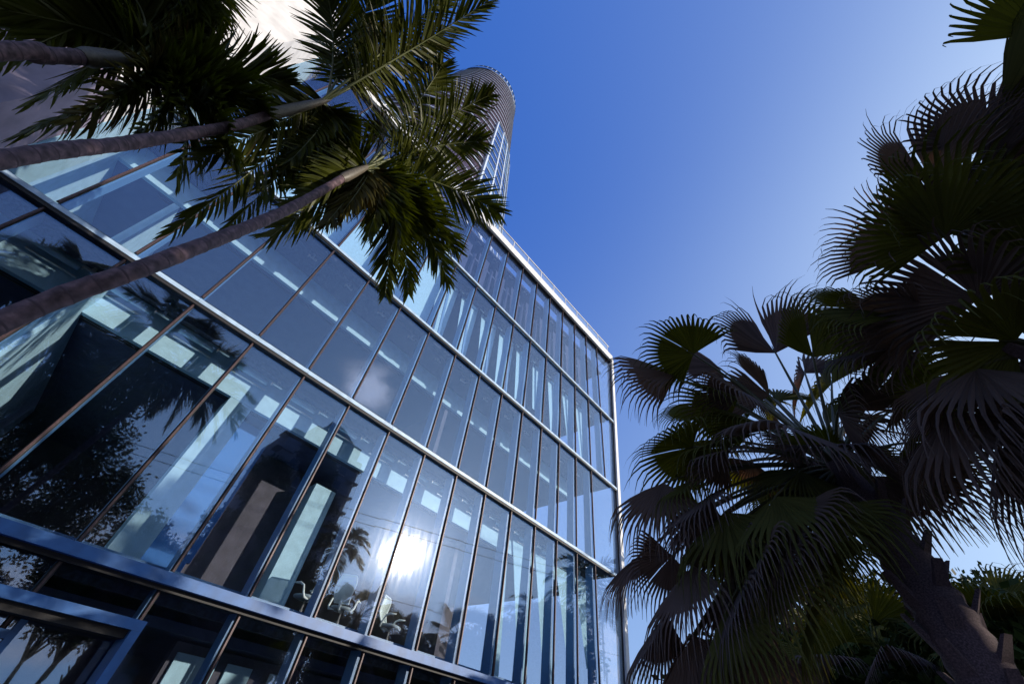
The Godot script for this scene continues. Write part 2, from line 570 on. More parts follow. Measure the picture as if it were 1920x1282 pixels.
	for q in [[0.0, 0.0], [22.0, 0.0], [22.0, 0.24], [0.0, 0.24]]:
		a.append(Vector3(corner_x(q[0]) + q[1], q[0], 0.14))
		c.append(Vector3(corner_x(q[0]) + q[1], q[0], -0.25))
	slab8(st, a, c)
	put("corner_post", done(st), M.white_paint, b)
	st = st_new()
	a = []
	c = []
	for q in [[0.0, -0.06], [21.3, -0.06], [21.3, -0.004], [0.0, -0.004]]:
		a.append(Vector3(corner_x(q[0]) + q[1], q[0], 0.05))
		c.append(Vector3(corner_x(q[0]) + q[1], q[0], 0.004))
	slab8(st, a, c)
	put("corner_joint", done(st), M.gasket, b)
	# white wing at the left, coming forward of the glass
	var wt := roof_y(x_left) + 0.35
	box("wing_wall", Vector3(-4.85, 0, 0.0), Vector3(-4.552, 9.99, 1.3), M.shade_violet_render, b)
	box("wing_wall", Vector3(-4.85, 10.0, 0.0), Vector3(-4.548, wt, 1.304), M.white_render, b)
	box("wing_front", Vector3(-5.25, 0, 0.9), Vector3(-4.852, 9.99, 1.29), M.shade_violet_render, b)
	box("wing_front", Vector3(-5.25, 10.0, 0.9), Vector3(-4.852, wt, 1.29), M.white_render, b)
	box("wing_front", Vector3(-14, 0, 0.9), Vector3(-5.252, 9.4, 1.28), M.shade_violet_render, b)
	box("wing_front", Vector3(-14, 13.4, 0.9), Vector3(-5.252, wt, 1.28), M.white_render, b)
	box("wing_back", Vector3(-14, 9.4, 0.5), Vector3(-4.9, 13.4, 0.6), M.dark_metal, b)
	for i in 20:
		var y := 9.45 + i * 0.2
		var sl := box("louvre_slat", Vector3(-13.5, y, 1.0), Vector3(-5.256, y + 0.05, 1.2), M.white_paint, b)
		sl.rotation.x = 0.5
	box("wing_coping", Vector3(-14, wt + 0.001, 0.0), Vector3(-4.5, wt + 0.12, 1.36), M.white_paint, b)
	for i in 6:
		var x := -4.7 - i * 1.3
		box("rail_post", Vector3(x - 0.025, wt + 0.12, 1.1), Vector3(x + 0.025, wt + 1.2, 1.15), M.white_paint, b)
	for q in [0.55, 0.85, 1.17]:
		box("handrail", Vector3(-11.4, wt + q, 1.105), Vector3(-4.7, wt + q + 0.05, 1.145), M.white_paint, b)
	# entrance surround at the lower left
	box("entrance_head", Vector3(-4.4, 2.3, 0.08), Vector3(1.78, 2.42, 0.6), M.ledge_shade_blue, b)
	box("entrance_jamb", Vector3(1.66, 0, 0.08), Vector3(1.78, 2.298, 0.6), M.ledge_shade_blue, b)
	box("entrance_soffit", Vector3(-4.4, 2.2, 0.07), Vector3(1.655, 2.298, 0.5), M.gasket, b)
	box("door_leaf", Vector3(0.55, 0.02, 0.075), Vector3(0.63, 2.19, 0.13), M.ledge_shade_blue, b)
	box("door_leaf", Vector3(-0.9, 1.98, 0.075), Vector3(0.549, 2.07, 0.13), M.ledge_shade_blue, b)
	box("door_leaf", Vector3(-0.98, 0.02, 0.075), Vector3(-0.901, 2.07, 0.13), M.ledge_shade_blue, b)


func drape(b: Node3D, called: String, tl: float, tr: float, bl: float, br: float, y0: float, y1: float, z: float, m: Material) -> void:
	var st := st_new()
	var n := 4
	for i in n:
		var u0 := i / float(n)
		var u1 := (i + 1) / float(n)
		var z0 := z + (0.002 if i % 2 == 0 else -0.002)
		var z1 := z + (0.002 if i % 2 == 1 else -0.002)
		quad(st, Vector3(lerpf(bl, br, u0), y0, z0), Vector3(lerpf(tl, tr, u0), y1, z0), Vector3(lerpf(tl, tr, u1), y1, z1), Vector3(lerpf(bl, br, u1), y0, z1))
	put(called, done(st), m, b)


# ------------------------------------------------------------------ the round tower behind
func tower() -> void:
	var high := 200.0
	var cx := 0.045 * high
	var cz := EYE.z - 0.27 * high
	var t := thing("round_tower", "tall tapering round tower with brown cladding bands, rising behind the glass building", "tower", Vector3(cx, 0, cz))
	var rad := func(h: float) -> float: return high * (0.073 + 0.077 * (1.0 - h / high))
	var p := func(h: float, a: float, out: float) -> Vector3:
		var r: float = rad.call(h) + out
		return Vector3(sin(a) * r, h, cos(a) * r)
	var st := st_new(0)
	var n := 64
	for j in 10:
		for i in n:
			var a0 := TAU * i / n
			var a1 := TAU * (i + 1) / n
			var h0 := 20.0 + j * 17.6
			quad(st, p.call(h0, a0, 0.0), p.call(h0 + 17.6, a0, 0.0), p.call(h0 + 17.6, a1, 0.0), p.call(h0, a1, 0.0))
	put("shaft", done(st), M.tower_clad, t)
	# pale ledges, one at each storey
	for s in 36:
		var h := 22.0 + s * 4.9
		st = st_new(0)
		var pr := []
		for q in [[0.0, 0.02], [0.0, 0.34], [0.5, 0.34], [0.5, 0.02]]:
			pr.append(q)
		for i in n:
			var a0 := TAU * i / n
			var a1 := TAU * (i + 1) / n
			for e in 3:
				st.set_smooth_group(e)
				var u: Array = pr[e]
				var v: Array = pr[e + 1]
				quad(st, p.call(h + u[0], a0, u[1]), p.call(h + v[0], a0, v[1]), p.call(h + v[0], a1, v[1]), p.call(h + u[0], a1, u[1]))
		put("storey_ledge", done(st), M.tower_ledge, t)
	# the glazed strip: panes between pale bars
	var start := deg_to_rad(8.0)
	var strip_top := 0.645 * high
	for c in 9:
		var a0 := start + deg_to_rad(8.6) * c
		var a1 := a0 + deg_to_rad(8.6)
		for r in 20:
			var h1 := strip_top - r * 4.6
			var h0 := h1 - 4.6
			st = st_new()
			quad(st, p.call(h0 + 0.35, a0 + 0.012, 0.75), p.call(h1 - 0.35, a0 + 0.012, 0.75), p.call(h1 - 0.35, a1 - 0.012, 0.75), p.call(h0 + 0.35, a1 - 0.012, 0.75))
			put("strip_pane", done(st), M.tower_glass_pale if rng.randf() < 0.35 else M.tower_glass, t)
	st = st_new()
	for c in 10:
		var a0 := start + deg_to_rad(8.6) * c
		quad(st, p.call(strip_top - 92.0, a0 - 0.009, 0.9), p.call(strip_top, a0 - 0.009, 0.9), p.call(strip_top, a0 + 0.009, 0.9), p.call(strip_top - 92.0, a0 + 0.009, 0.9))
		quad(st, p.call(strip_top - 92.0, a0 - 0.009, 0.1), p.call(strip_top, a0 - 0.009, 0.1), p.call(strip_top, a0 - 0.009, 0.9), p.call(strip_top - 92.0, a0 - 0.009, 0.9))
	for r in 21:
		var h1 := strip_top - r * 4.6
		for i in 21:
			var a0 := start + deg_to_rad(77.4) * i / 21.0
			var a1 := start + deg_to_rad(77.4) * (i + 1) / 21.0
			quad(st, p.call(h1 - 0.16, a0, 0.85), p.call(h1 + 0.16, a0, 0.85), p.call(h1 + 0.16, a1, 0.85), p.call(h1 - 0.16, a1, 0.85))
			quad(st, p.call(h1 - 0.16, a0, 0.1), p.call(h1 - 0.16, a0, 0.85), p.call(h1 - 0.16, a1, 0.85), p.call(h1 - 0.16, a1, 0.1))
	put("strip_frame", done(st), M.tower_frame, t)
	# glass crown with posts
	for i in 48:
		var a0 := TAU * i / 48.0
		var a1 := TAU * (i + 1) / 48.0
		st = st_new()
		quad(st, p.call(196.3, a0 + 0.012, 0.35), p.call(201.6, a0 + 0.012, 0.35), p.call(201.6, a1 - 0.012, 0.35), p.call(196.3, a1 - 0.012, 0.35))
		put("crown_pane", done(st), M.tower_glass, t)
		st = st_new()
		quad(st, p.call(196.0, a0 - 0.012, 0.5), p.call(202.0, a0 - 0.012, 0.5), p.call(202.0, a0 + 0.012, 0.5), p.call(196.0, a0 + 0.012, 0.5))
		put("crown_post", done(st), M.tower_frame, t)
	st = st_new(0)
	var low_rim := st_new(0)
	for i in n:
		var a0 := TAU * i / n
		var a1 := TAU * (i + 1) / n
		quad(st, p.call(201.6, a0, 0.55), p.call(202.0, a0, 0.55), p.call(202.0, a1, 0.55), p.call(201.6, a1, 0.55))
		quad(st, p.call(201.6, a0, 0.6), p.call(201.6, a0, -0.6), p.call(201.6, a1, -0.6), p.call(201.6, a1, 0.6))
		quad(low_rim, p.call(195.9, a0, 0.02), p.call(195.9, a0, 0.3), p.call(195.9, a1, 0.3), p.call(195.9, a1, 0.02))
		quad(low_rim, p.call(195.9, a0, 0.3), p.call(196.3, a0, 0.3), p.call(196.3, a1, 0.3), p.call(195.9, a1, 0.3))
	put("crown_rim", done(st), M.tower_frame, t)
	put("crown_rim", done(low_rim), M.tower_frame, t)
	# blue glazing let into the top at the left
	st = st_new(0)
	for i in 12:
		var a0 := deg_to_rad(-95.0 + 6.0 * i)
		var a1 := deg_to_rad(-95.0 + 6.0 * (i + 1))
		var low := 176.0 + i * 1.55
		quad(st, p.call(low, a0, 0.7), p.call(195.8, a0, 0.7), p.call(195.8, a1, 0.7), p.call(low + 1.55, a1, 0.7))
	put("top_glazing", done(st), M.tower_glass, t)


# ------------------------------------------------------------------ the block across the street, seen in the glass
func opposite_tower() -> void:
	var t := thing("apartment_tower", "grey apartment tower across the street with a stepped top, mirrored in the glass", "building", Vector3(28, 0, 70))
	box("wall", Vector3(-8.6, 0, 0.6), Vector3(8.4, 43, 16), M.concrete, t)
	box("upper_wall", Vector3(-4.6, 43, 1.6), Vector3(7.2, 46.4, 14), M.concrete, t)
	var st := st_new()
	slab8(st, [Vector3(-3.6, 46.4, 2), Vector3(-0.8, 50, 4), Vector3(2.2, 50, 4), Vector3(5.8, 46.4, 2)].duplicate(), [Vector3(-3.6, 46.4, 12), Vector3(-0.8, 50, 10), Vector3(2.2, 50, 10), Vector3(5.8, 46.4, 12)])
	put("roof", done(st), M.concrete, t)
	for s in 13:
		var y := 4.0 + s * 3.1
		box("balcony_slab", Vector3(-9.9, y, 0.0), Vector3(-6.4, y + 0.25, 3.2), M.concrete, t)
		box("balcony_slab", Vector3(6.2, y, -0.3), Vector3(9.0, y + 0.25, 2.6), M.concrete, t)
		for k in 5:
			var x := -5.6 + k * 2.4
			var w := box("window", Vector3(x, y + 0.7, 0.45), Vector3(x + 1.5, y + 2.3, 0.599), M.far_window, t)
			var f := BoxMesh.new()
			f.size = Vector3(1.6, 0.12, 0.2)
			put("sill", f, M.white_render, w, Vector3(0, -0.87, -0.08))


# ------------------------------------------------------------------ feather palms
func frond_mesh(base: Vector3, ctrl: Vector3, tip: Vector3, leaf_len: float, pairs: int, r: RandomNumberGenerator, segs := 4, wide := 0.05, roll := 0.0) -> Array:
	var st := st_new(0)
	var pts := []
	var rd := []
	for i in 11:
		pts.append(bez(base, ctrl, tip, i / 10.0))
		rd.append(lerpf(0.026, 0.004, i / 10.0))
	tube(st, pts, rd, 5)
	var rach := done(st)
	st = st_new(0)
	var tint := r.randf_range(0.75, 1.15)
	var gap := 0
	for i in pairs:
		var s := 0.16 + 0.84 * (i + r.randf() * 0.5) / pairs
		var p := bez(base, ctrl, tip, s)
		var tg := (bez(base, ctrl, tip, minf(s + 0.02, 1.0)) - bez(base, ctrl, tip, s - 0.02)).normalized()
		var side := tg.cross(Vector3.UP)
		if side.length() < 0.1:
			side = tg.cross(Vector3.RIGHT)
		side = side.normalized().rotated(tg, roll)
		var up := side.cross(tg).normalized()
		for e in [-1.0, 1.0]:
			if r.randf() < 0.04:
				continue
			var shape := sin(PI * (0.18 + 0.70 * pow((s - 0.16) / 0.84, 0.85)))
			var l := leaf_len * shape * r.randf_range(0.86, 1.1)
			var ang := lerpf(1.15, 0.42, (s - 0.16) / 0.84) + r.randf_range(-0.12, 0.12)
			var d: Vector3 = (tg * cos(ang) + side * e * sin(ang) + up * r.randf_range(-0.05, 0.35)).normalized()
			var acr: Vector3 = d.cross(up).normalized()
			acr = acr.rotated(d, r.randf_range(-0.7, 0.7))
			var k := tint * r.randf_range(0.65, 1.35)
			if r.randf() < 0.04:
				st.set_color(Color(1.9 * k, 1.3 * k, 0.9 * k))
			else:
				st.set_color(Color(k, k, k))
			var q: Vector3 = p
			var w0 := wide * 0.5
			var prev_a: Vector3 = q - acr * w0 * 0.5
			var prev_b: Vector3 = q + acr * w0 * 0.5
			var sag := r.randf_range(0.25, 0.85)
			for j in range(1, segs + 1):
				var u := j / float(segs)
				d = (d + Vector3.DOWN * sag * u / segs * 1.6).normalized()
				q += d * l / segs
				var ww := w0 * (1.0 if u < 0.6 else lerpf(1.0, 0.12, (u - 0.6) / 0.4))
				var na: Vector3 = q - acr * ww
				var nb: Vector3 = q + acr * ww
				quad(st, prev_a, na, nb, prev_b)
				prev_a = na
				prev_b = nb
	return [rach, done(st)]


func add_frond(t: Node3D, base: Vector3, ctrl: Vector3, tip: Vector3, leaf_len: float, pairs: int, r: RandomNumberGenerator, m: Material, wide := 0.05, roll := 0.0) -> void:
	var f := frond_mesh(base, ctrl, tip, leaf_len, pairs, r, 4, wide, roll)
	var fr := put("frond", f[1], m, t)
	put("rachis", f[0], M.rachis, fr)


func trunk_ringed(t: Node3D, pts: Array, radii: Array, ring_gap: float) -> void:
	var c := Curve3D.new()
	for p in pts:
		c.add_point(p)
	for i in range(1, pts.size() - 1):
		var tan_: Vector3 = (pts[i + 1] - pts[i - 1]) * 0.17
		c.set_point_in(i, -tan_)
		c.set_point_out(i, tan_)
	var total := c.get_baked_length()
	var st := st_new(0)
	var rs := st_new(0)
	var q := []
	var rd := []
	var d := 0.0
	var r := RandomNumberGenerator.new()
	r.seed = int(total * 1000)
	var next := ring_gap
	while d < total:
		var u := d / total
		var k := u * (radii.size() - 1)
		var i0 := mini(int(k), radii.size() - 2)
		var rr := lerpf(radii[i0], radii[i0 + 1], k - i0)
		var p := c.sample_baked(d)
		var wob := 1.0 + 0.03 * sin(d * 9.0) + 0.02 * sin(d * 23.0 + 1.0)
		if d >= next:
			q.append(p)
			rd.append(rr * 1.035 * wob)
			var a := c.sample_baked(d + 0.018)
			tube(rs, [p, p.lerp(a, 0.5), a], [rr * 1.03 * wob, rr * 1.055 * wob, rr * 1.01 * wob], 14)
			next = d + ring_gap * r.randf_range(0.6, 1.4)
		else:
			q.append(p)
			rd.append(rr * wob)
		d += 0.03
	tube(st, q, rd, 14, true)
	put("trunk", done(st), M.palm_trunk, t)
	put("ring_scars", done(rs), M.palm_ring, t)


func px(x: float, y: float, dist: float) -> Vector3:
	# a place in the garden, given by the bearing from where the photographer stood (a 1920 x 1282 sight grid) and its distance
	var f := 734.24
	var v := (Vector3(0.63415, 0.11121, 0.76517) * (x - 960.0) + Vector3(-0.61451, 0.67311, 0.41146) * -(y - 641.0) + Vector3(-0.46928, -0.73113, 0.49519) * -f).normalized()
	return EYE + v * dist


func feather_palm(label: String, trunk: Array, radii: Array, crown: Vector3, tips: Array, seed_: int) -> void:
	var base: Vector3 = trunk[0]
	var t := thing("feather_palm", label, "palm tree", base, "feather palms by the glass front")
	var r := RandomNumberGenerator.new()
	r.seed = seed_
	var loc := []
	for p in trunk:
		loc.append(p - base)
	trunk_ringed(t, loc, radii, 0.14)
	var c := crown - base
	var below: Vector3 = loc[-1]
	var st := st_new(0)
	var ax := c - below
	tube(st, [below, below + ax * 0.12, below + ax * 0.4, below + ax * 0.75, c, c + ax * 0.1], [radii[-1] * 1.05, radii[-1] * 1.35, radii[-1] * 1.25, radii[-1] * 0.95, radii[-1] * 0.6, 0.01], 14)
	put("crownshaft", done(st), M.crownshaft, t)
	for q in tips:
		var tip: Vector3 = px(q[0], q[1], q[2]) - base
		var out := tip - c
		var flat := Vector3(out.x, 0, out.z)
		var lift: float = q[3] if q.size() > 3 else 0.55
		var ctrl := c + flat * 0.45 + Vector3.UP * (lift + maxf(0.0, out.y * 0.6))
		add_frond(t, c - ax * 0.15 * r.randf(), ctrl, tip, 0.76 * r.randf_range(0.9, 1.15), 72, r, M.palm_leaf if r.randf() < 0.85 else M.palm_leaf_old, 0.043, r.randf_range(-0.6, 0.6))


func left_palms() -> void:
	var c2 := px(690, 312, 8.0)
	feather_palm("slender feather palm whose long trunk crosses lowest over the glass front", [Vector3(-1.35, 0, 5.2), px(-40, 622, 4.2), px(300, 490, 4.6), px(530, 397, 6.1), px(640, 335, 7.4)], [0.10, 0.075, 0.070, 0.066, 0.060], c2,
		[[935, 398, 8.6], [858, 470, 8.0], [765, 550, 7.3], [722, 552, 7.1, 0.4], [505, 445, 7.0, 0.3], [840, 528, 7.6], [905, 265, 9.2], [918, 178, 9.6], [830, 120, 9.9], [610, 420, 6.9, 0.3], [690, 440, 6.8], [540, 330, 7.8, 0.5], [815, 330, 8.9, 0.8], [700, 250, 9.4, 1.0], [640, 400, 7.0, 0.4], [560, 375, 7.0, 0.4], [745, 470, 7.2, 0.4], [800, 430, 7.9], [600, 260, 8.4, 0.7]], 31)
	var c1 := px(612, 188, 8.6)
	feather_palm("feather palm whose sunlit trunk crosses in the middle of the three", [Vector3(-2.5, 0, 5.1), px(-40, 306, 5.3), px(240, 268, 6.2), px(430, 237, 7.3), px(500, 216, 7.9)], [0.10, 0.078, 0.072, 0.068, 0.064], c1,
		[[325, 432, 6.8, 0.3], [425, 428, 7.0, 0.35], [545, 300, 7.6], [915, 2, 10.0], [825, 75, 10.0], [860, -40, 10.0], [700, -60, 10.0], [600, -60, 9.8], [375, 300, 7.0], [690, 60, 10.0, 0.9], [640, 300, 8.0, 0.3]], 32)
	var c3 := px(262, 112, 8.4)
	feather_palm("feather palm at the far left standing before the white wing", [Vector3(-3.75, 0, 4.3), px(-40, 97, 7.1), px(60, 102, 7.4), px(150, 107, 7.8)], [0.12, 0.1, 0.09, 0.085], c3,
		[[40, 248, 6.7, 0.4], [120, 232, 6.8, 0.4], [255, 255, 6.7, 0.4], [15, 20, 8.6], [95, -25, 9.0], [200, -60, 9.3], [330, -50, 9.4], [540, 160, 8.6], [380, 150, 8.6, 0.8], [350, 90, 8.9, 0.9], [300, 140, 8.6, 0.9], [420, 190, 8.2, 0.6], [500, 215, 7.9], [395, 215, 7.4], [330, 330, 6.6, 0.3], [160, 20, 9.0, 0.8], [440, 300, 6.9, 0.3], [290, 10, 9.3, 0.9]], 33)
	var c4 := px(330, -120, 9.6)  # extra palm added to shade the wing; its fronds also fill the corner
	feather_palm("feather palm added past the top left corner to shade the wing, only its fronds hanging in", [Vector3(-4.1, 0, 5.6), Vector3(-3.95, 4, 5.2), px(250, -110, 9.0)], [0.12, 0.1, 0.085], c4,
		[[200, 110, 8.6], [330, 150, 8.4], [60, 90, 8.6], [120, 160, 8.2], [-60, 40, 9.0], [300, 60, 9.2, 0.9], [20, -60, 9.8], [240, 190, 8.0, 0.4], [350, 30, 9.8, 0.8], [140, 60, 8.9], [0, 60, 8.8], [100, 30, 9.0], [180, 150, 8.2], [-80, -40, 9.5], [60, 190, 7.8, 0.4], [-30, 120, 8.2, 0.5], [270, 100, 8.8]], 34)


# ------------------------------------------------------------------ fan palms
func fan_leaf(a: Vector3, n: Vector3, rad: float, r: RandomNumberGenerator, spread := 2.5, limp := 1.0, segs := 34) -> ArrayMesh:
	# a is where the leaf points, n its upper side; the hub is at the origin
	var st := st_new(-1)
	var s := a.cross(n).normalized()
	n = s.cross(a).normalized()
	var cup := r.randf_range(0.05, 0.28)
	var step := 2.0 * spread / segs
	var tint := r.randf_range(0.7, 1.2)
	var fused := r.randf_range(0.46, 0.54)
	var phi := r.randf_range(0.15, 0.85)
	var s0 := s
	var n0 := n
	for i in segs:
		var th := -spread + step * (i + 0.5)
		# the two halves fold down along the midrib
		var sg := -1.0 if th < 0.0 else 1.0
		s = s0 * cos(phi) - n0 * sin(phi) * sg
		n = n0 * cos(phi) + s0 * sin(phi) * sg
		var d := a * cos(th) + s * sin(th)
		var len_ := rad * (1.0 - 0.22 * pow(absf(th) / spread, 2.0)) * r.randf_range(0.9, 1.06)
		var acr := -a * sin(th) + s * cos(th)
		var k := tint * r.randf_range(0.7, 1.3)
		st.set_color(Color(k, k, k))
		var fold := 0.75
		var half := tan(step / 2.0) * 1.03
		# inner, pleated and joined part
		var c0: Vector3 = Vector3.ZERO
		var cm: Vector3 = d * rad * fused * 0.55 + n * cup * rad * 0.18
		var c1: Vector3 = d * rad * fused + n * cup * rad * 0.2
		var w1 := half * rad * fused
		var wm := half * rad * fused * 0.55
		var lift := n * w1 * 0.75 * fold
		for e in [-1.0, 1.0]:
			quad(st, c0, cm + lift * 0.5, cm + acr * wm * e - lift * 0.2, c0)
			quad(st, cm + lift * 0.5, c1 + lift, c1 + acr * w1 * e - lift * 0.3, cm + acr * wm * e - lift * 0.2)
		# free tip, which bends and hangs
		var q: Vector3 = c1
		var dd: Vector3 = (d + n * cup * 0.1).normalized()
		var ml: Vector3 = c1 + lift
		var ea: Vector3 = c1 - acr * w1 - lift * 0.3
		var eb: Vector3 = c1 + acr * w1 - lift * 0.3
		var m := 5
		var hang := r.randf_range(0.5, 1.7) * limp
		for j in range(1, m + 1):
			var u := j / float(m)
			if u > 0.45:
				dd = (dd + Vector3.DOWN * hang * (0.25 + u * 0.6)).normalized()
			else:
				dd = (dd + Vector3.DOWN * 0.06 * limp).normalized()
			q += dd * len_ * (1.0 - fused) * (1.08 if u < 0.5 else 1.35) / m
			var w := w1 * (1.0 - pow(u, 0.75)) * 0.92 + 0.002
			var li := lift * (1.0 - u) * 0.8
			var nm := q + li
			var na := q - acr * w - li * 0.3
			var nb := q + acr * w - li * 0.3
			quad(st, ml, nm, na, ea)
			quad(st, ml, nm, nb, eb)
			ml = nm
			ea = na
			eb = nb
		if r.randf() < 0.3:
			var th_d := (d + Vector3.DOWN * 0.5).normalized()
			var p0: Vector3 = c1
			for j in 4:
				var p1 := p0 + th_d * len_ * 0.14
				quad(st, p0 - acr * 0.0015, p1 - acr * 0.0015, p1 + acr * 0.0015, p0 + acr * 0.0015)
				p0 = p1
				th_d = (th_d + Vector3.DOWN * 0.5 + s * r.randf_range(-0.2, 0.2)).normalized()
	return done(st)


func add_fan(t: Node3D, c: Vector3, hub: Vector3, rad: float, r: RandomNumberGenerator, m: Material, tilt := 0.0, limp := 1.0) -> void:
	var out := hub - c
	var flat := Vector3(out.x, 0, out.z)
	var mid := c + out * 0.5 + Vector3.UP * flat.length() * 0.16
	var end := (hub - mid).normalized()
	var a := (end + Vector3.DOWN * 0.15).normalized()
	var up := Vector3.UP if absf(a.y) < 0.92 else -flat.normalized()
	var s := a.cross(up).normalized()
	var n := s.cross(a).rotated(a, tilt)
	var o := put("fan_leaf", fan_leaf(a, n, rad, r, r.randf_range(1.25, 1.85), limp), m, t, hub)
	var st := st_new(0)
	var pts := []
	var rd := []
	for i in 7:
		pts.append(bez(c, mid, hub, i / 6.0) - hub)
		rd.append(lerpf(0.026, 0.012, i / 6.0))
	pts.append(a * rad * 0.12)
	rd.append(0.004)
	tube(st, pts, rd, 5)
	put("petiole", done(st), M.petiole, o)


func rough_trunk(t: Node3D, pts: Array, r0: float, r1: float, r: RandomNumberGenerator) -> void:
	var st := st_new(0)
	var q := []
	var rd := []
	var n := 60
	for i in n + 1:
		var u := i / float(n)
		q.append(bez(pts[0], pts[1], pts[2], u))
		rd.append(lerpf(r0, r1, u) * (1.0 + (0.06 if i % 2 == 0 else -0.05) + r.randf_range(-0.03, 0.03)))
	tube(st, q, rd, 16, true)
	put("trunk", done(st), M.rough_trunk, t)
	# old leaf bases round the top
	for i in 44:
		var u := 0.40 + 0.60 * i / 44.0
		var p := bez(pts[0], pts[1], pts[2], u)
		var a := i * 2.4
		var d := Vector3(cos(a), 0, sin(a))
		var rr := lerpf(r0, r1, u)
		var sb := st_new()
		var w := Vector3(-d.z, 0, d.x) * 0.055
		var p0 := p + d * rr * 0.85
		var p1 := p + d * (rr + 0.10) + Vector3.UP * r.randf_range(0.16, 0.30)
		slab8(sb, [p0 - w, p1 - w * 0.6, p1 + w * 0.6, p0 + w], [p0 - w - d * 0.05, p1 - w * 0.6 - d * 0.025, p1 + w * 0.6 - d * 0.025, p0 + w - d * 0.05])
		put("leaf_base", done(sb), M.rough_trunk, t)


func fan_palm(label: String, base: Vector3, crown: Vector3, r0: float, r1: float, hubs: Array, seed_: int, skirt := 9) -> Node3D:
	var t := thing("fan_palm", label, "palm tree", base, "fan palms on the right")
	var r := RandomNumberGenerator.new()
	r.seed = seed_
	var c := crown - base
	rough_trunk(t, [Vector3.ZERO, Vector3(c.x * 0.2, c.y * 0.5, c.z * 0.2), c], r0, r1, r)
	for q in hubs:
		var hub: Vector3 = px(q[0], q[1], q[2]) - base
		var kinds := [M.fan_leaf, M.fan_leaf_green, M.fan_leaf, M.fan_leaf_green, M.fan_leaf_dry]
		add_fan(t, c, hub, q[3] * (1.15 if seed_ == 41 else 1.0), r, kinds[r.randi() % 5], q[4] if q.size() > 4 else r.randf_range(-0.6, 0.6))
		var near := hub + (hub - c).normalized() * r.randf_range(-0.45, -0.05) + Vector3(r.randf_range(-0.35, 0.35), r.randf_range(-0.4, 0.15), r.randf_range(-0.35, 0.35))
		add_fan(t, c, near, q[3] * r.randf_range(0.8, 1.0), r, kinds[r.randi() % 5], r.randf_range(-0.8, 0.8))
		if seed_ == 41 and r.randf() < 0.7:
			near = hub + (c - hub) * r.randf_range(0.1, 0.5) + Vector3(r.randf_range(-0.3, 0.3), r.randf_range(-0.35, 0.1), r.randf_range(-0.3, 0.3))
			add_fan(t, c, near, q[3] * r.randf_range(0.7, 0.95), r, kinds[r.randi() % 4], r.randf_range(-0.8, 0.8), 1.3)
	for i in skirt:
		var a := i * 2.4 + r.randf()
		var d := Vector3(cos(a), 0, sin(a)) * r.randf_range(0.35, 0.75)
		add_fan(t, c - Vector3.UP * 0.2, c + d + Vector3.DOWN * r.randf_range(0.5, 1.1), r.randf_range(0.65, 0.9), r, M.fan_leaf_dry if i % 2 == 0 else M.fan_leaf, r.randf_range(-0.5, 0.5), 1.6)
	return t


func right_palms() -> void:
	var c1 := px(1575, 880, 5.5)
	fan_palm("large fan palm nearest the building's corner post, its thick trunk showing below", Vector3(4.6, 0, 9.35), c1, 0.2, 0.17,
		[[1268, 700, 5.7, 0.92, -0.5], [1455, 662, 6.3, 0.95, 0.2], [1300, 838, 5.3, 0.8], [1245, 905, 5.1, 0.78], [1480, 800, 4.8, 0.75], [1380, 760, 5.6, 0.8], [1360, 960, 4.7, 0.8], [1300, 1060, 4.8, 0.85], [1430, 1060, 4.5, 0.8],
		[1560, 720, 6.5, 0.9], [1620, 790, 6.4, 0.85], [1700, 830, 6.0, 0.9], [1530, 960, 4.6, 0.7], [1250, 1150, 5.0, 0.8], [1400, 1180, 4.6, 0.8], [1660, 680, 6.6, 0.9], [1350, 690, 6.4, 0.8], [1330, 770, 6.6, 0.8], [1420, 745, 7.0, 0.85], [1510, 700, 7.0, 0.8], [1400, 865, 6.5, 0.8], [1490, 905, 6.8, 0.8], [1580, 800, 6.9, 0.8], [1310, 965, 6.2, 0.75], [1200, 1040, 5.6, 0.7], [1455, 930, 4.6, 0.8, -0.2], [1330, 930, 5.0, 0.8, 0.3], [1640, 740, 5.4, 0.8], [1300, 1190, 4.9, 0.8], [1395, 1100, 4.6, 0.8, 0.4]], 41, 0)
	var c2 := px(1985, 660, 4.3)
	fan_palm("nearest fan palm, its dark fans hanging in from the right edge", Vector3(3.3, 0, 10.9), c2, 0.24, 0.2,
		[[1795, 432, 4.5, 0.92, 0.4], [1745, 340, 4.9, 0.8, -0.2], [1880, 195, 5.0, 0.78, 0.3], [1965, 60, 5.2, 0.8], [1640, 585, 4.9, 0.72, 0.3], [1835, 560, 4.3, 0.8], [1830, 690, 4.0, 0.85], [1780, 770, 4.0, 0.8], 
		[1850, 330, 5.0, 0.8], [1900, 430, 4.8, 0.8], [1725, 470, 4.7, 0.82, -0.2],  [1940, 740, 3.9, 0.75], [1905, 640, 4.2, 0.85], [1960, 520, 4.5, 0.85], [1990, 380, 4.7, 0.8], [1700, 650, 4.6, 0.7]], 42, 0)


# ------------------------------------------------------------------ other plants
func auto_fan(label: String, at: Vector3, high: float, rad: float, count: int, seed_: int, group: String) -> Node3D:
	var t := thing("fan_palm", label, "palm tree", at, group)
	var r := RandomNumberGenerator.new()
	r.seed = seed_
	var c := Vector3(r.randf_range(-0.3, 0.3), high, r.randf_range(-0.3, 0.3))
	rough_trunk(t, [Vector3.ZERO, c * 0.5, c], 0.2, 0.17, r)
	for i in count:
		var a := i * 2.39996 + r.randf() * 0.3
		var el := lerpf(1.15, -0.75, i / float(count)) + r.randf_range(-0.15, 0.15)
		var d := Vector3(cos(a) * cos(el), sin(el), sin(a) * cos(el)) * r.randf_range(0.85, 1.1) * rad * 1.25
		add_fan(t, c, c + d, rad * r.randf_range(0.85, 1.1), r, M.fan_leaf_green if r.randf() < 0.7 else M.fan_leaf_dry, r.randf_range(-0.6, 0.6))
	return t


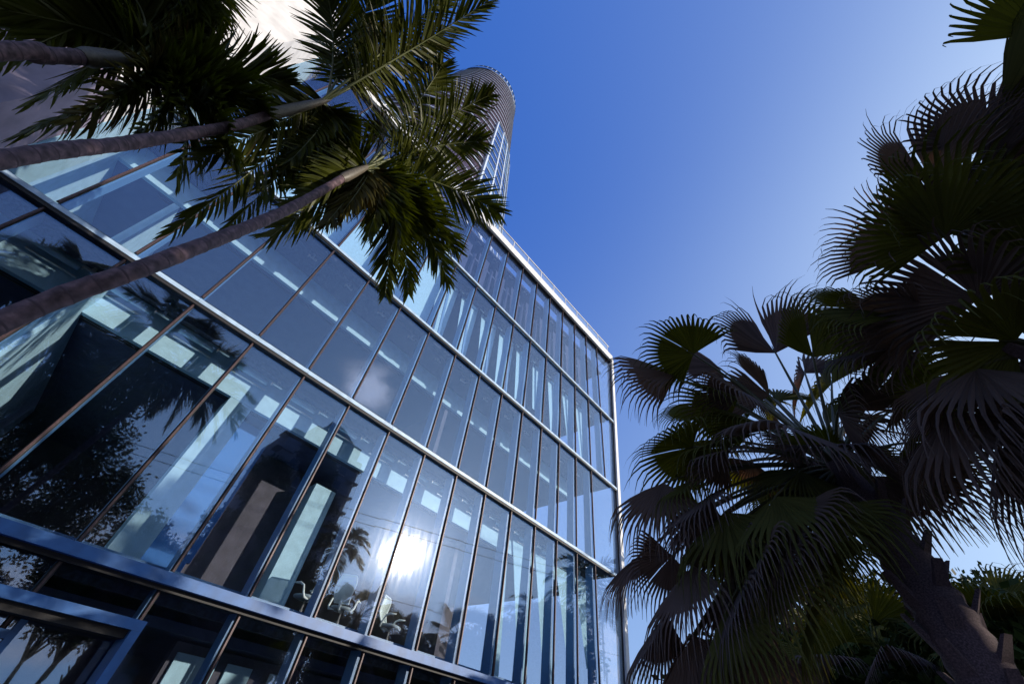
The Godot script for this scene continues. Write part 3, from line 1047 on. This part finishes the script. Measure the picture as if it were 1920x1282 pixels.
func auto_feather(label: String, at: Vector3, high: float, reach: float, count: int, seed_: int, group: String, called := "coconut_palm") -> Node3D:
	var t := thing(called, label, "palm tree", at, group)
	var r := RandomNumberGenerator.new()
	r.seed = seed_
	var c := Vector3(r.randf_range(-0.6, 0.6), high, r.randf_range(-0.6, 0.6))
	trunk_ringed(t, [Vector3.ZERO, c * 0.5 + Vector3(0.25, 0, 0.1), c], [0.2, 0.13, 0.11], 0.2)
	for i in count:
		var a := i * 2.39996 + r.randf() * 0.3
		var el := lerpf(1.2, -0.5, i / float(count)) + r.randf_range(-0.12, 0.12)
		var d := Vector3(cos(a), 0, sin(a))
		var ctrl := c + (d * cos(el) + Vector3.UP * sin(el)) * reach * 0.62
		var tip := c + d * reach * (0.55 + 0.4 * cos(el)) + Vector3.UP * (sin(el) * 0.9 - 0.5) * reach * 0.8
		add_frond(t, c, ctrl, tip, reach * 0.30, 40, r, M.palm_leaf if r.randf() < 0.85 else M.palm_leaf_old, 0.06)
	return t


var clump: ArrayMesh


func leaf_clump() -> ArrayMesh:
	if clump == null:
		var st := st_new()
		var r := RandomNumberGenerator.new()
		r.seed = 99
		for i in 9:
			var d := Vector3(r.randf_range(-1, 1), r.randf_range(-0.8, 0.8), r.randf_range(-1, 1)).normalized()
			var p := d * r.randf_range(0.1, 0.9)
			var w := d.cross(Vector3(r.randf_range(-1, 1), r.randf_range(-1, 1), r.randf_range(-1, 1))).normalized() * 0.16
			var l := (d + Vector3.DOWN * 0.4).normalized() * 0.5
			st.set_color(Color.WHITE * r.randf_range(0.7, 1.3))
			quad(st, p, p + l * 0.45 + w, p + l, p + l * 0.45 - w)
		clump = done(st)
	return clump


func broad_tree(label: String, at: Vector3, high: float, wide: float, leaves: int, seed_: int, group: String, size := 0.42) -> void:
	var t := thing("broadleaf_tree", label, "tree", at, group)
	var r := RandomNumberGenerator.new()
	r.seed = seed_
	var fork := Vector3(r.randf_range(-0.3, 0.3), high * 0.3, r.randf_range(-0.3, 0.3))
	var st := st_new(0)
	tube(st, [Vector3.ZERO, Vector3(0, 0.3, 0), fork * 0.6, fork], [0.045 * high * 0.6, 0.03 * high * 0.6, 0.024 * high * 0.6, 0.02 * high * 0.6], 10)
	put("trunk", done(st), M.bark, t)
	var centres := []
	for i in 9:
		var a := i * 2.39996 + r.randf() * 0.5
		var out := wide * r.randf_range(0.25, 0.8)
		var p := Vector3(cos(a) * out, high * r.randf_range(0.48, 0.92), sin(a) * out)
		if i == 8:
			p = Vector3(r.randf_range(-0.3, 0.3), high * 0.93, r.randf_range(-0.3, 0.3))
		var lb := st_new(0)
		var mid := fork.lerp(p, 0.5) + Vector3.UP * 0.3
		tube(lb, [fork, mid, p], [0.010 * high, 0.006 * high, 0.002 * high], 6)
		put("limb", done(lb), M.bark, t)
		centres.append([p, wide * r.randf_range(0.28, 0.5)])
	var mm := MultiMesh.new()
	mm.transform_format = MultiMesh.TRANSFORM_3D
	mm.use_colors = true
	mm.mesh = leaf_clump()
	mm.instance_count = leaves
	for i in leaves:
		var q: Array = centres[i % centres.size()]
		var d := Vector3(r.randfn(), r.randfn() * 0.75, r.randfn()).normalized() * pow(r.randf(), 0.45)
		var p: Vector3 = q[0] + d * q[1]
		var b := Basis.from_euler(Vector3(r.randf() * TAU, r.randf() * TAU, r.randf() * TAU)).scaled(Vector3.ONE * size * r.randf_range(0.7, 1.3))
		mm.set_instance_transform(i, Transform3D(b, p))
		var k := r.randf_range(0.65, 1.35)
		mm.set_instance_color(i, Color(k, k, k))
	var o := MultiMeshInstance3D.new()
	o.name = "foliage"
	o.multimesh = mm
	o.material_override = M.tree_leaf
	o.set_meta("kind", "stuff")
	t.add_child(o)


func far_plants() -> void:
	# the planted verge behind the photographer, mirrored in the glass and shading the palms
	broad_tree("dense dark tree on the verge, mirrored beside the apartment tower", Vector3(8.0, 0, 17.5), 11.4, 3.1, 3000, 51, "trees on the verge")
	broad_tree("tree on the verge in line with the nearest fan palm", Vector3(11.6, 0, 20.5), 9.6, 3.0, 620, 52, "trees on the verge")
	broad_tree("tall spreading tree whose dark crown is mirrored low at the left of the glass", Vector3(-3.0, 0, 24), 16.5, 5.5, 4200, 53, "trees on the verge")
	broad_tree("very tall tree added across the road to shade the wing, mirrored in front of the apartment tower", Vector3(14.5, 0, 37.5), 26.0, 4.3, 6500, 56, "trees on the verge", 0.75)  # added out of view so that its crown keeps sun off the wing
	broad_tree("broad tree on the verge mirrored at the far left edge", Vector3(-9.5, 0, 20.5), 13.5, 4.5, 3200, 54, "trees on the verge")
	broad_tree("mid-sized tree on the verge left of the sun's reflection", Vector3(3.6, 0, 19.5), 8.2, 3.0, 2200, 55, "trees on the verge")
	var g := "palms on the verge mirrored in the glass"
	auto_fan("fan palm on the verge mirrored just under the sun", Vector3(14.2, 0, 14.6), 6.2, 1.0, 26, 61, g)
	auto_fan("fan palm on the verge mirrored right of the sun", Vector3(17.0, 0, 14.3), 5.6, 1.0, 26, 62, g)
	auto_fan("fan palm on the verge mirrored behind the office chairs", Vector3(12.0, 0, 14.8), 5.4, 1.0, 26, 63, g)
	auto_feather("feather palm mirrored at the left of the sun", Vector3(12.4, 0, 17.6), 10.2, 2.3, 18, 64, g)
	auto_feather("coconut palm mirrored whole in the right-hand panes", Vector3(37.5, 0, 21), 12.4, 3.6, 20, 65, g)
	auto_feather("coconut palm mirrored at the right-hand corner of the glass", Vector3(50, 0, 20), 15.5, 3.6, 20, 66, g)
	auto_feather("small coconut palm mirrored low between the taller ones", Vector3(45, 0, 22), 7.5, 3.0, 16, 67, g)
	for i in 22:
		var x := -24.0 + i * 5.6 + rng.randf_range(-1.2, 1.2)
		var where: String = ["leftmost", "second", "third", "fourth", "fifth", "sixth", "seventh", "eighth", "ninth", "tenth", "eleventh", "twelfth", "thirteenth", "fourteenth", "fifteenth", "sixteenth", "seventeenth", "eighteenth", "nineteenth", "twentieth", "twenty-first", "rightmost"][i]
		broad_tree("street tree across the road, %s of its row" % where, Vector3(x, 0, 39.0 + rng.randf_range(0, 5)), rng.randf_range(8.5, 12.5), rng.randf_range(3.0, 4.2), 1000, 100 + i, "street trees across the road", 0.62)
	# greenery behind the two big fan palms
	var b := "palms behind the big fan palms"
	auto_fan("sunlit fan palm behind, just right of the white corner post", Vector3(15.5, 0, 7.0), 5.0, 1.0, 28, 71, b)
	auto_fan("fan palm behind, under the large fan palm's crown", Vector3(12.0, 0, 8.0), 3.0, 1.1, 28, 72, b)
	auto_fan("fan palm behind the thick trunk at the lower right", Vector3(12.0, 0, 10.6), 3.4, 1.1, 28, 73, b)
	auto_feather("sunlit feather palm behind, its crown next to the corner post", Vector3(21.5, 0, 3.5), 9.0, 2.8, 18, 74, b, "feather_palm")
	auto_feather("feather palm behind at the bottom right corner", Vector3(13.5, 0, 12.0), 3.4, 2.6, 18, 75, b, "feather_palm")
	broad_tree("low bushy tree behind, filling the gap beside the corner post", Vector3(15.5, 0, 4.6), 4.6, 2.4, 2200, 79, "trees behind the fan palms")
	broad_tree("low bushy tree behind, under the large fan palm", Vector3(13.5, 0, 7.6), 3.9, 2.4, 2200, 80, "trees behind the fan palms")
	broad_tree("low bushy tree behind the thick trunk", Vector3(12.0, 0, 9.6), 4.0, 2.2, 2200, 81, "trees behind the fan palms")
	broad_tree("leafy tree behind the palms, right of the corner post", Vector3(22, 0, 7.0), 8.0, 3.4, 2600, 76, "trees behind the fan palms")
	broad_tree("leafy tree behind the palms at the lower right", Vector3(22, 0, 10.5), 7.5, 3.4, 2600, 77, "trees behind the fan palms")
	broad_tree("leafy tree behind the palms, farthest right", Vector3(17, 0, 13.5), 5.5, 2.6, 2200, 78, "trees behind the fan palms")


func power_lines() -> void:
	var ends := [[Vector3(-12, 11.8, 26.2), Vector3(46, 11.8, -3.2), 0.8], [Vector3(-12, 11.4, 26.4), Vector3(46, 11.4, -3.0), 0.85], [Vector3(-12, 8.4, 26.3), Vector3(46, 8.4, 1.5), 0.9]]
	var what := ["topmost power line strung over the verge, mirrored across the glass", "second power line, just under the topmost one", "lowest power line, well under the other two"]
	for i in 3:
		var st := st_new(0)
		var pts := []
		var rd := []
		for j in 33:
			var u := j / 32.0
			var p: Vector3 = ends[i][0].lerp(ends[i][1], u)
			p.y -= ends[i][2] * 4.0 * u * (1.0 - u)
			pts.append(p)
			rd.append(0.016)
		tube(st, pts, rd, 5)
		var o := put("power_line", done(st), M.wire, self)
		tag(o, what[i], "cable", "power lines over the verge")
	for i in 2:
		var at := Vector3(-12, 0, 26.3) if i == 0 else Vector3(46, 0, -3.1)
		var t := thing("utility_pole", ["wooden utility pole at the left end of the power lines", "wooden utility pole at the right end of the power lines"][i], "pole", at, "utility poles")
		var st := st_new(0)
		tube(st, [Vector3.ZERO, Vector3(0, 12.4, 0)], [0.17, 0.11], 10, true)
		put("post", done(st), M.pole_wood, t)
		box("crossarm", Vector3(-0.06, 11.25, -0.9), Vector3(0.06, 11.39, 0.9), M.pole_wood, t)


# ------------------------------------------------------------------ office chairs behind the glass
func chairs() -> void:
	var t := thing("office_chair", "pale mesh-backed office chair in the middle of the row behind the ledge", "office chair", Vector3(5.55, 3.16, -1.15), "office chairs behind the glass")
	var st := st_new(0)
	# seat: rounded pad
	var ring := []
	for layer in [[0.44, 0.80], [0.455, 0.97], [0.49, 1.0], [0.515, 0.9], [0.52, 0.0]]:
		var row := []
		for k in 20:
			var a := TAU * k / 20
			var q := Vector3(signf(cos(a)) * pow(absf(cos(a)), 0.6) * 0.25, layer[0], signf(sin(a)) * pow(absf(sin(a)), 0.6) * 0.25)
			row.append(Vector3(q.x * layer[1], q.y, q.z * layer[1]))
		ring.append(row)
	for i in ring.size() - 1:
		for k in 20:
			var k2 := (k + 1) % 20
			quad(st, ring[i][k], ring[i][k2], ring[i + 1][k2], ring[i + 1][k])
	put("seat", done(st), M.seat_cloth, t)
	# backrest: a curved shell of ribs in a frame, leaning back along -z
	var rows := 12
	var fr := []
	var prof := func(v: float) -> Vector3: return Vector3(0, 0.56 + v * 0.56, -0.24 - 0.13 * v - 0.05 * sin(v * PI * 1.6))
	for e in [-1.0, 1.0]:
		for i in rows + 1:
			var v: float = (i if e < 0 else rows - i) / float(rows)
			var half := lerpf(0.17, 0.225, minf(v * 2.0, 1.0)) * (1.0 - 0.25 * pow(v, 6.0))
			var p: Vector3 = prof.call(v)
			fr.append(p + Vector3(half * e, 0, 0.03))
	fr.append(fr[0])
	st = st_new(0)
	var rr := []
	for i in fr.size():
		rr.append(0.016)
	tube(st, fr, rr, 8)
	put("back_frame", done(st), M.chair_plastic, t)
	var bk := st_new()
	for i in 15:
		var u := -1.0 + 2.0 * (i + 0.5) / 15.0
		for j in rows:
			var q := []
			for w in [[j, -0.055], [j + 1, -0.055], [j + 1, 0.055], [j, 0.055]]:
				var v: float = w[0] / float(rows)
				var half := lerpf(0.17, 0.225, minf(v * 2.0, 1.0)) * (1.0 - 0.25 * pow(v, 6.0))
				var p: Vector3 = prof.call(v)
				q.append(p + Vector3((u + w[1]) * half * 0.98, 0, 0.03 - 0.035 * (1.0 - u * u)))
			quad(bk, q[0], q[1], q[2], q[3])
	put("backrest", done(bk), M.chair_mesh, t)
	for e in [-1.0, 1.0]:
		st = st_new(0)
		tube(st, [Vector3(0.14 * e, 0.44, -0.16), Vector3(0.27 * e, 0.44, -0.15), Vector3(0.30 * e, 0.50, -0.12), Vector3(0.30 * e, 0.66, -0.04), Vector3(0.30 * e, 0.70, 0.06), Vector3(0.30 * e, 0.70, 0.22)], [0.02, 0.024, 0.024, 0.022, 0.026, 0.014], 8, true)
		put("armrest", done(st), M.chair_plastic, t)
	st = st_new(0)
	tube(st, [Vector3(0, 0.42, -0.1), Vector3(0, 0.45, -0.22), Vector3(0, 0.60, -0.285)], [0.035, 0.035, 0.025], 8, true)
	put("back_support", done(st), M.chair_plastic, t)
	st = st_new(0)
	tube(st, [Vector3(0, 0.08, 0), Vector3(0, 0.26, 0), Vector3(0, 0.261, 0), Vector3(0, 0.44, 0)], [0.03, 0.03, 0.018, 0.018], 10, true)
	put("gas_lift", done(st), M.metal, t)
	for i in 5:
		var a := TAU * i / 5.0
		var d := Vector3(cos(a), 0, sin(a))
		st = st_new(0)
		tube(st, [Vector3(0, 0.10, 0), d * 0.28 + Vector3.UP * 0.07], [0.025, 0.016], 8, true)
		var leg := put("leg", done(st), M.chair_plastic, t)
		st = st_new(0)
		var s := Vector3(-d.z, 0, d.x) * 0.02
		tube(st, [d * 0.28 + Vector3.UP * 0.03 - s, d * 0.28 + Vector3.UP * 0.03 + s], [0.03, 0.03], 10, true)
		put("castor", done(st), M.dark_metal, leg)
	t.position = Vector3(5.62, 3.16, -1.15)
	t.rotation.y = 2.3
	tag(t, "pale office chair in the middle of three, half behind a mullion", "office chair", "office chairs behind the glass")
	for q in [[Vector3(7.1, 3.16, -1.2), 0.5, "pale office chair on the right of the row, its slatted back turned to the glass"], [Vector3(4.72, 3.16, -1.25), 3.6, "pale office chair farthest left, mostly hidden behind the fin"]]:
		var o: Node3D = t.duplicate()
		o.name = numbered("office_chair")
		add_child(o)
		o.position = q[0]
		o.rotation.y = q[1]
		tag(o, q[2], "office chair", "office chairs behind the glass")
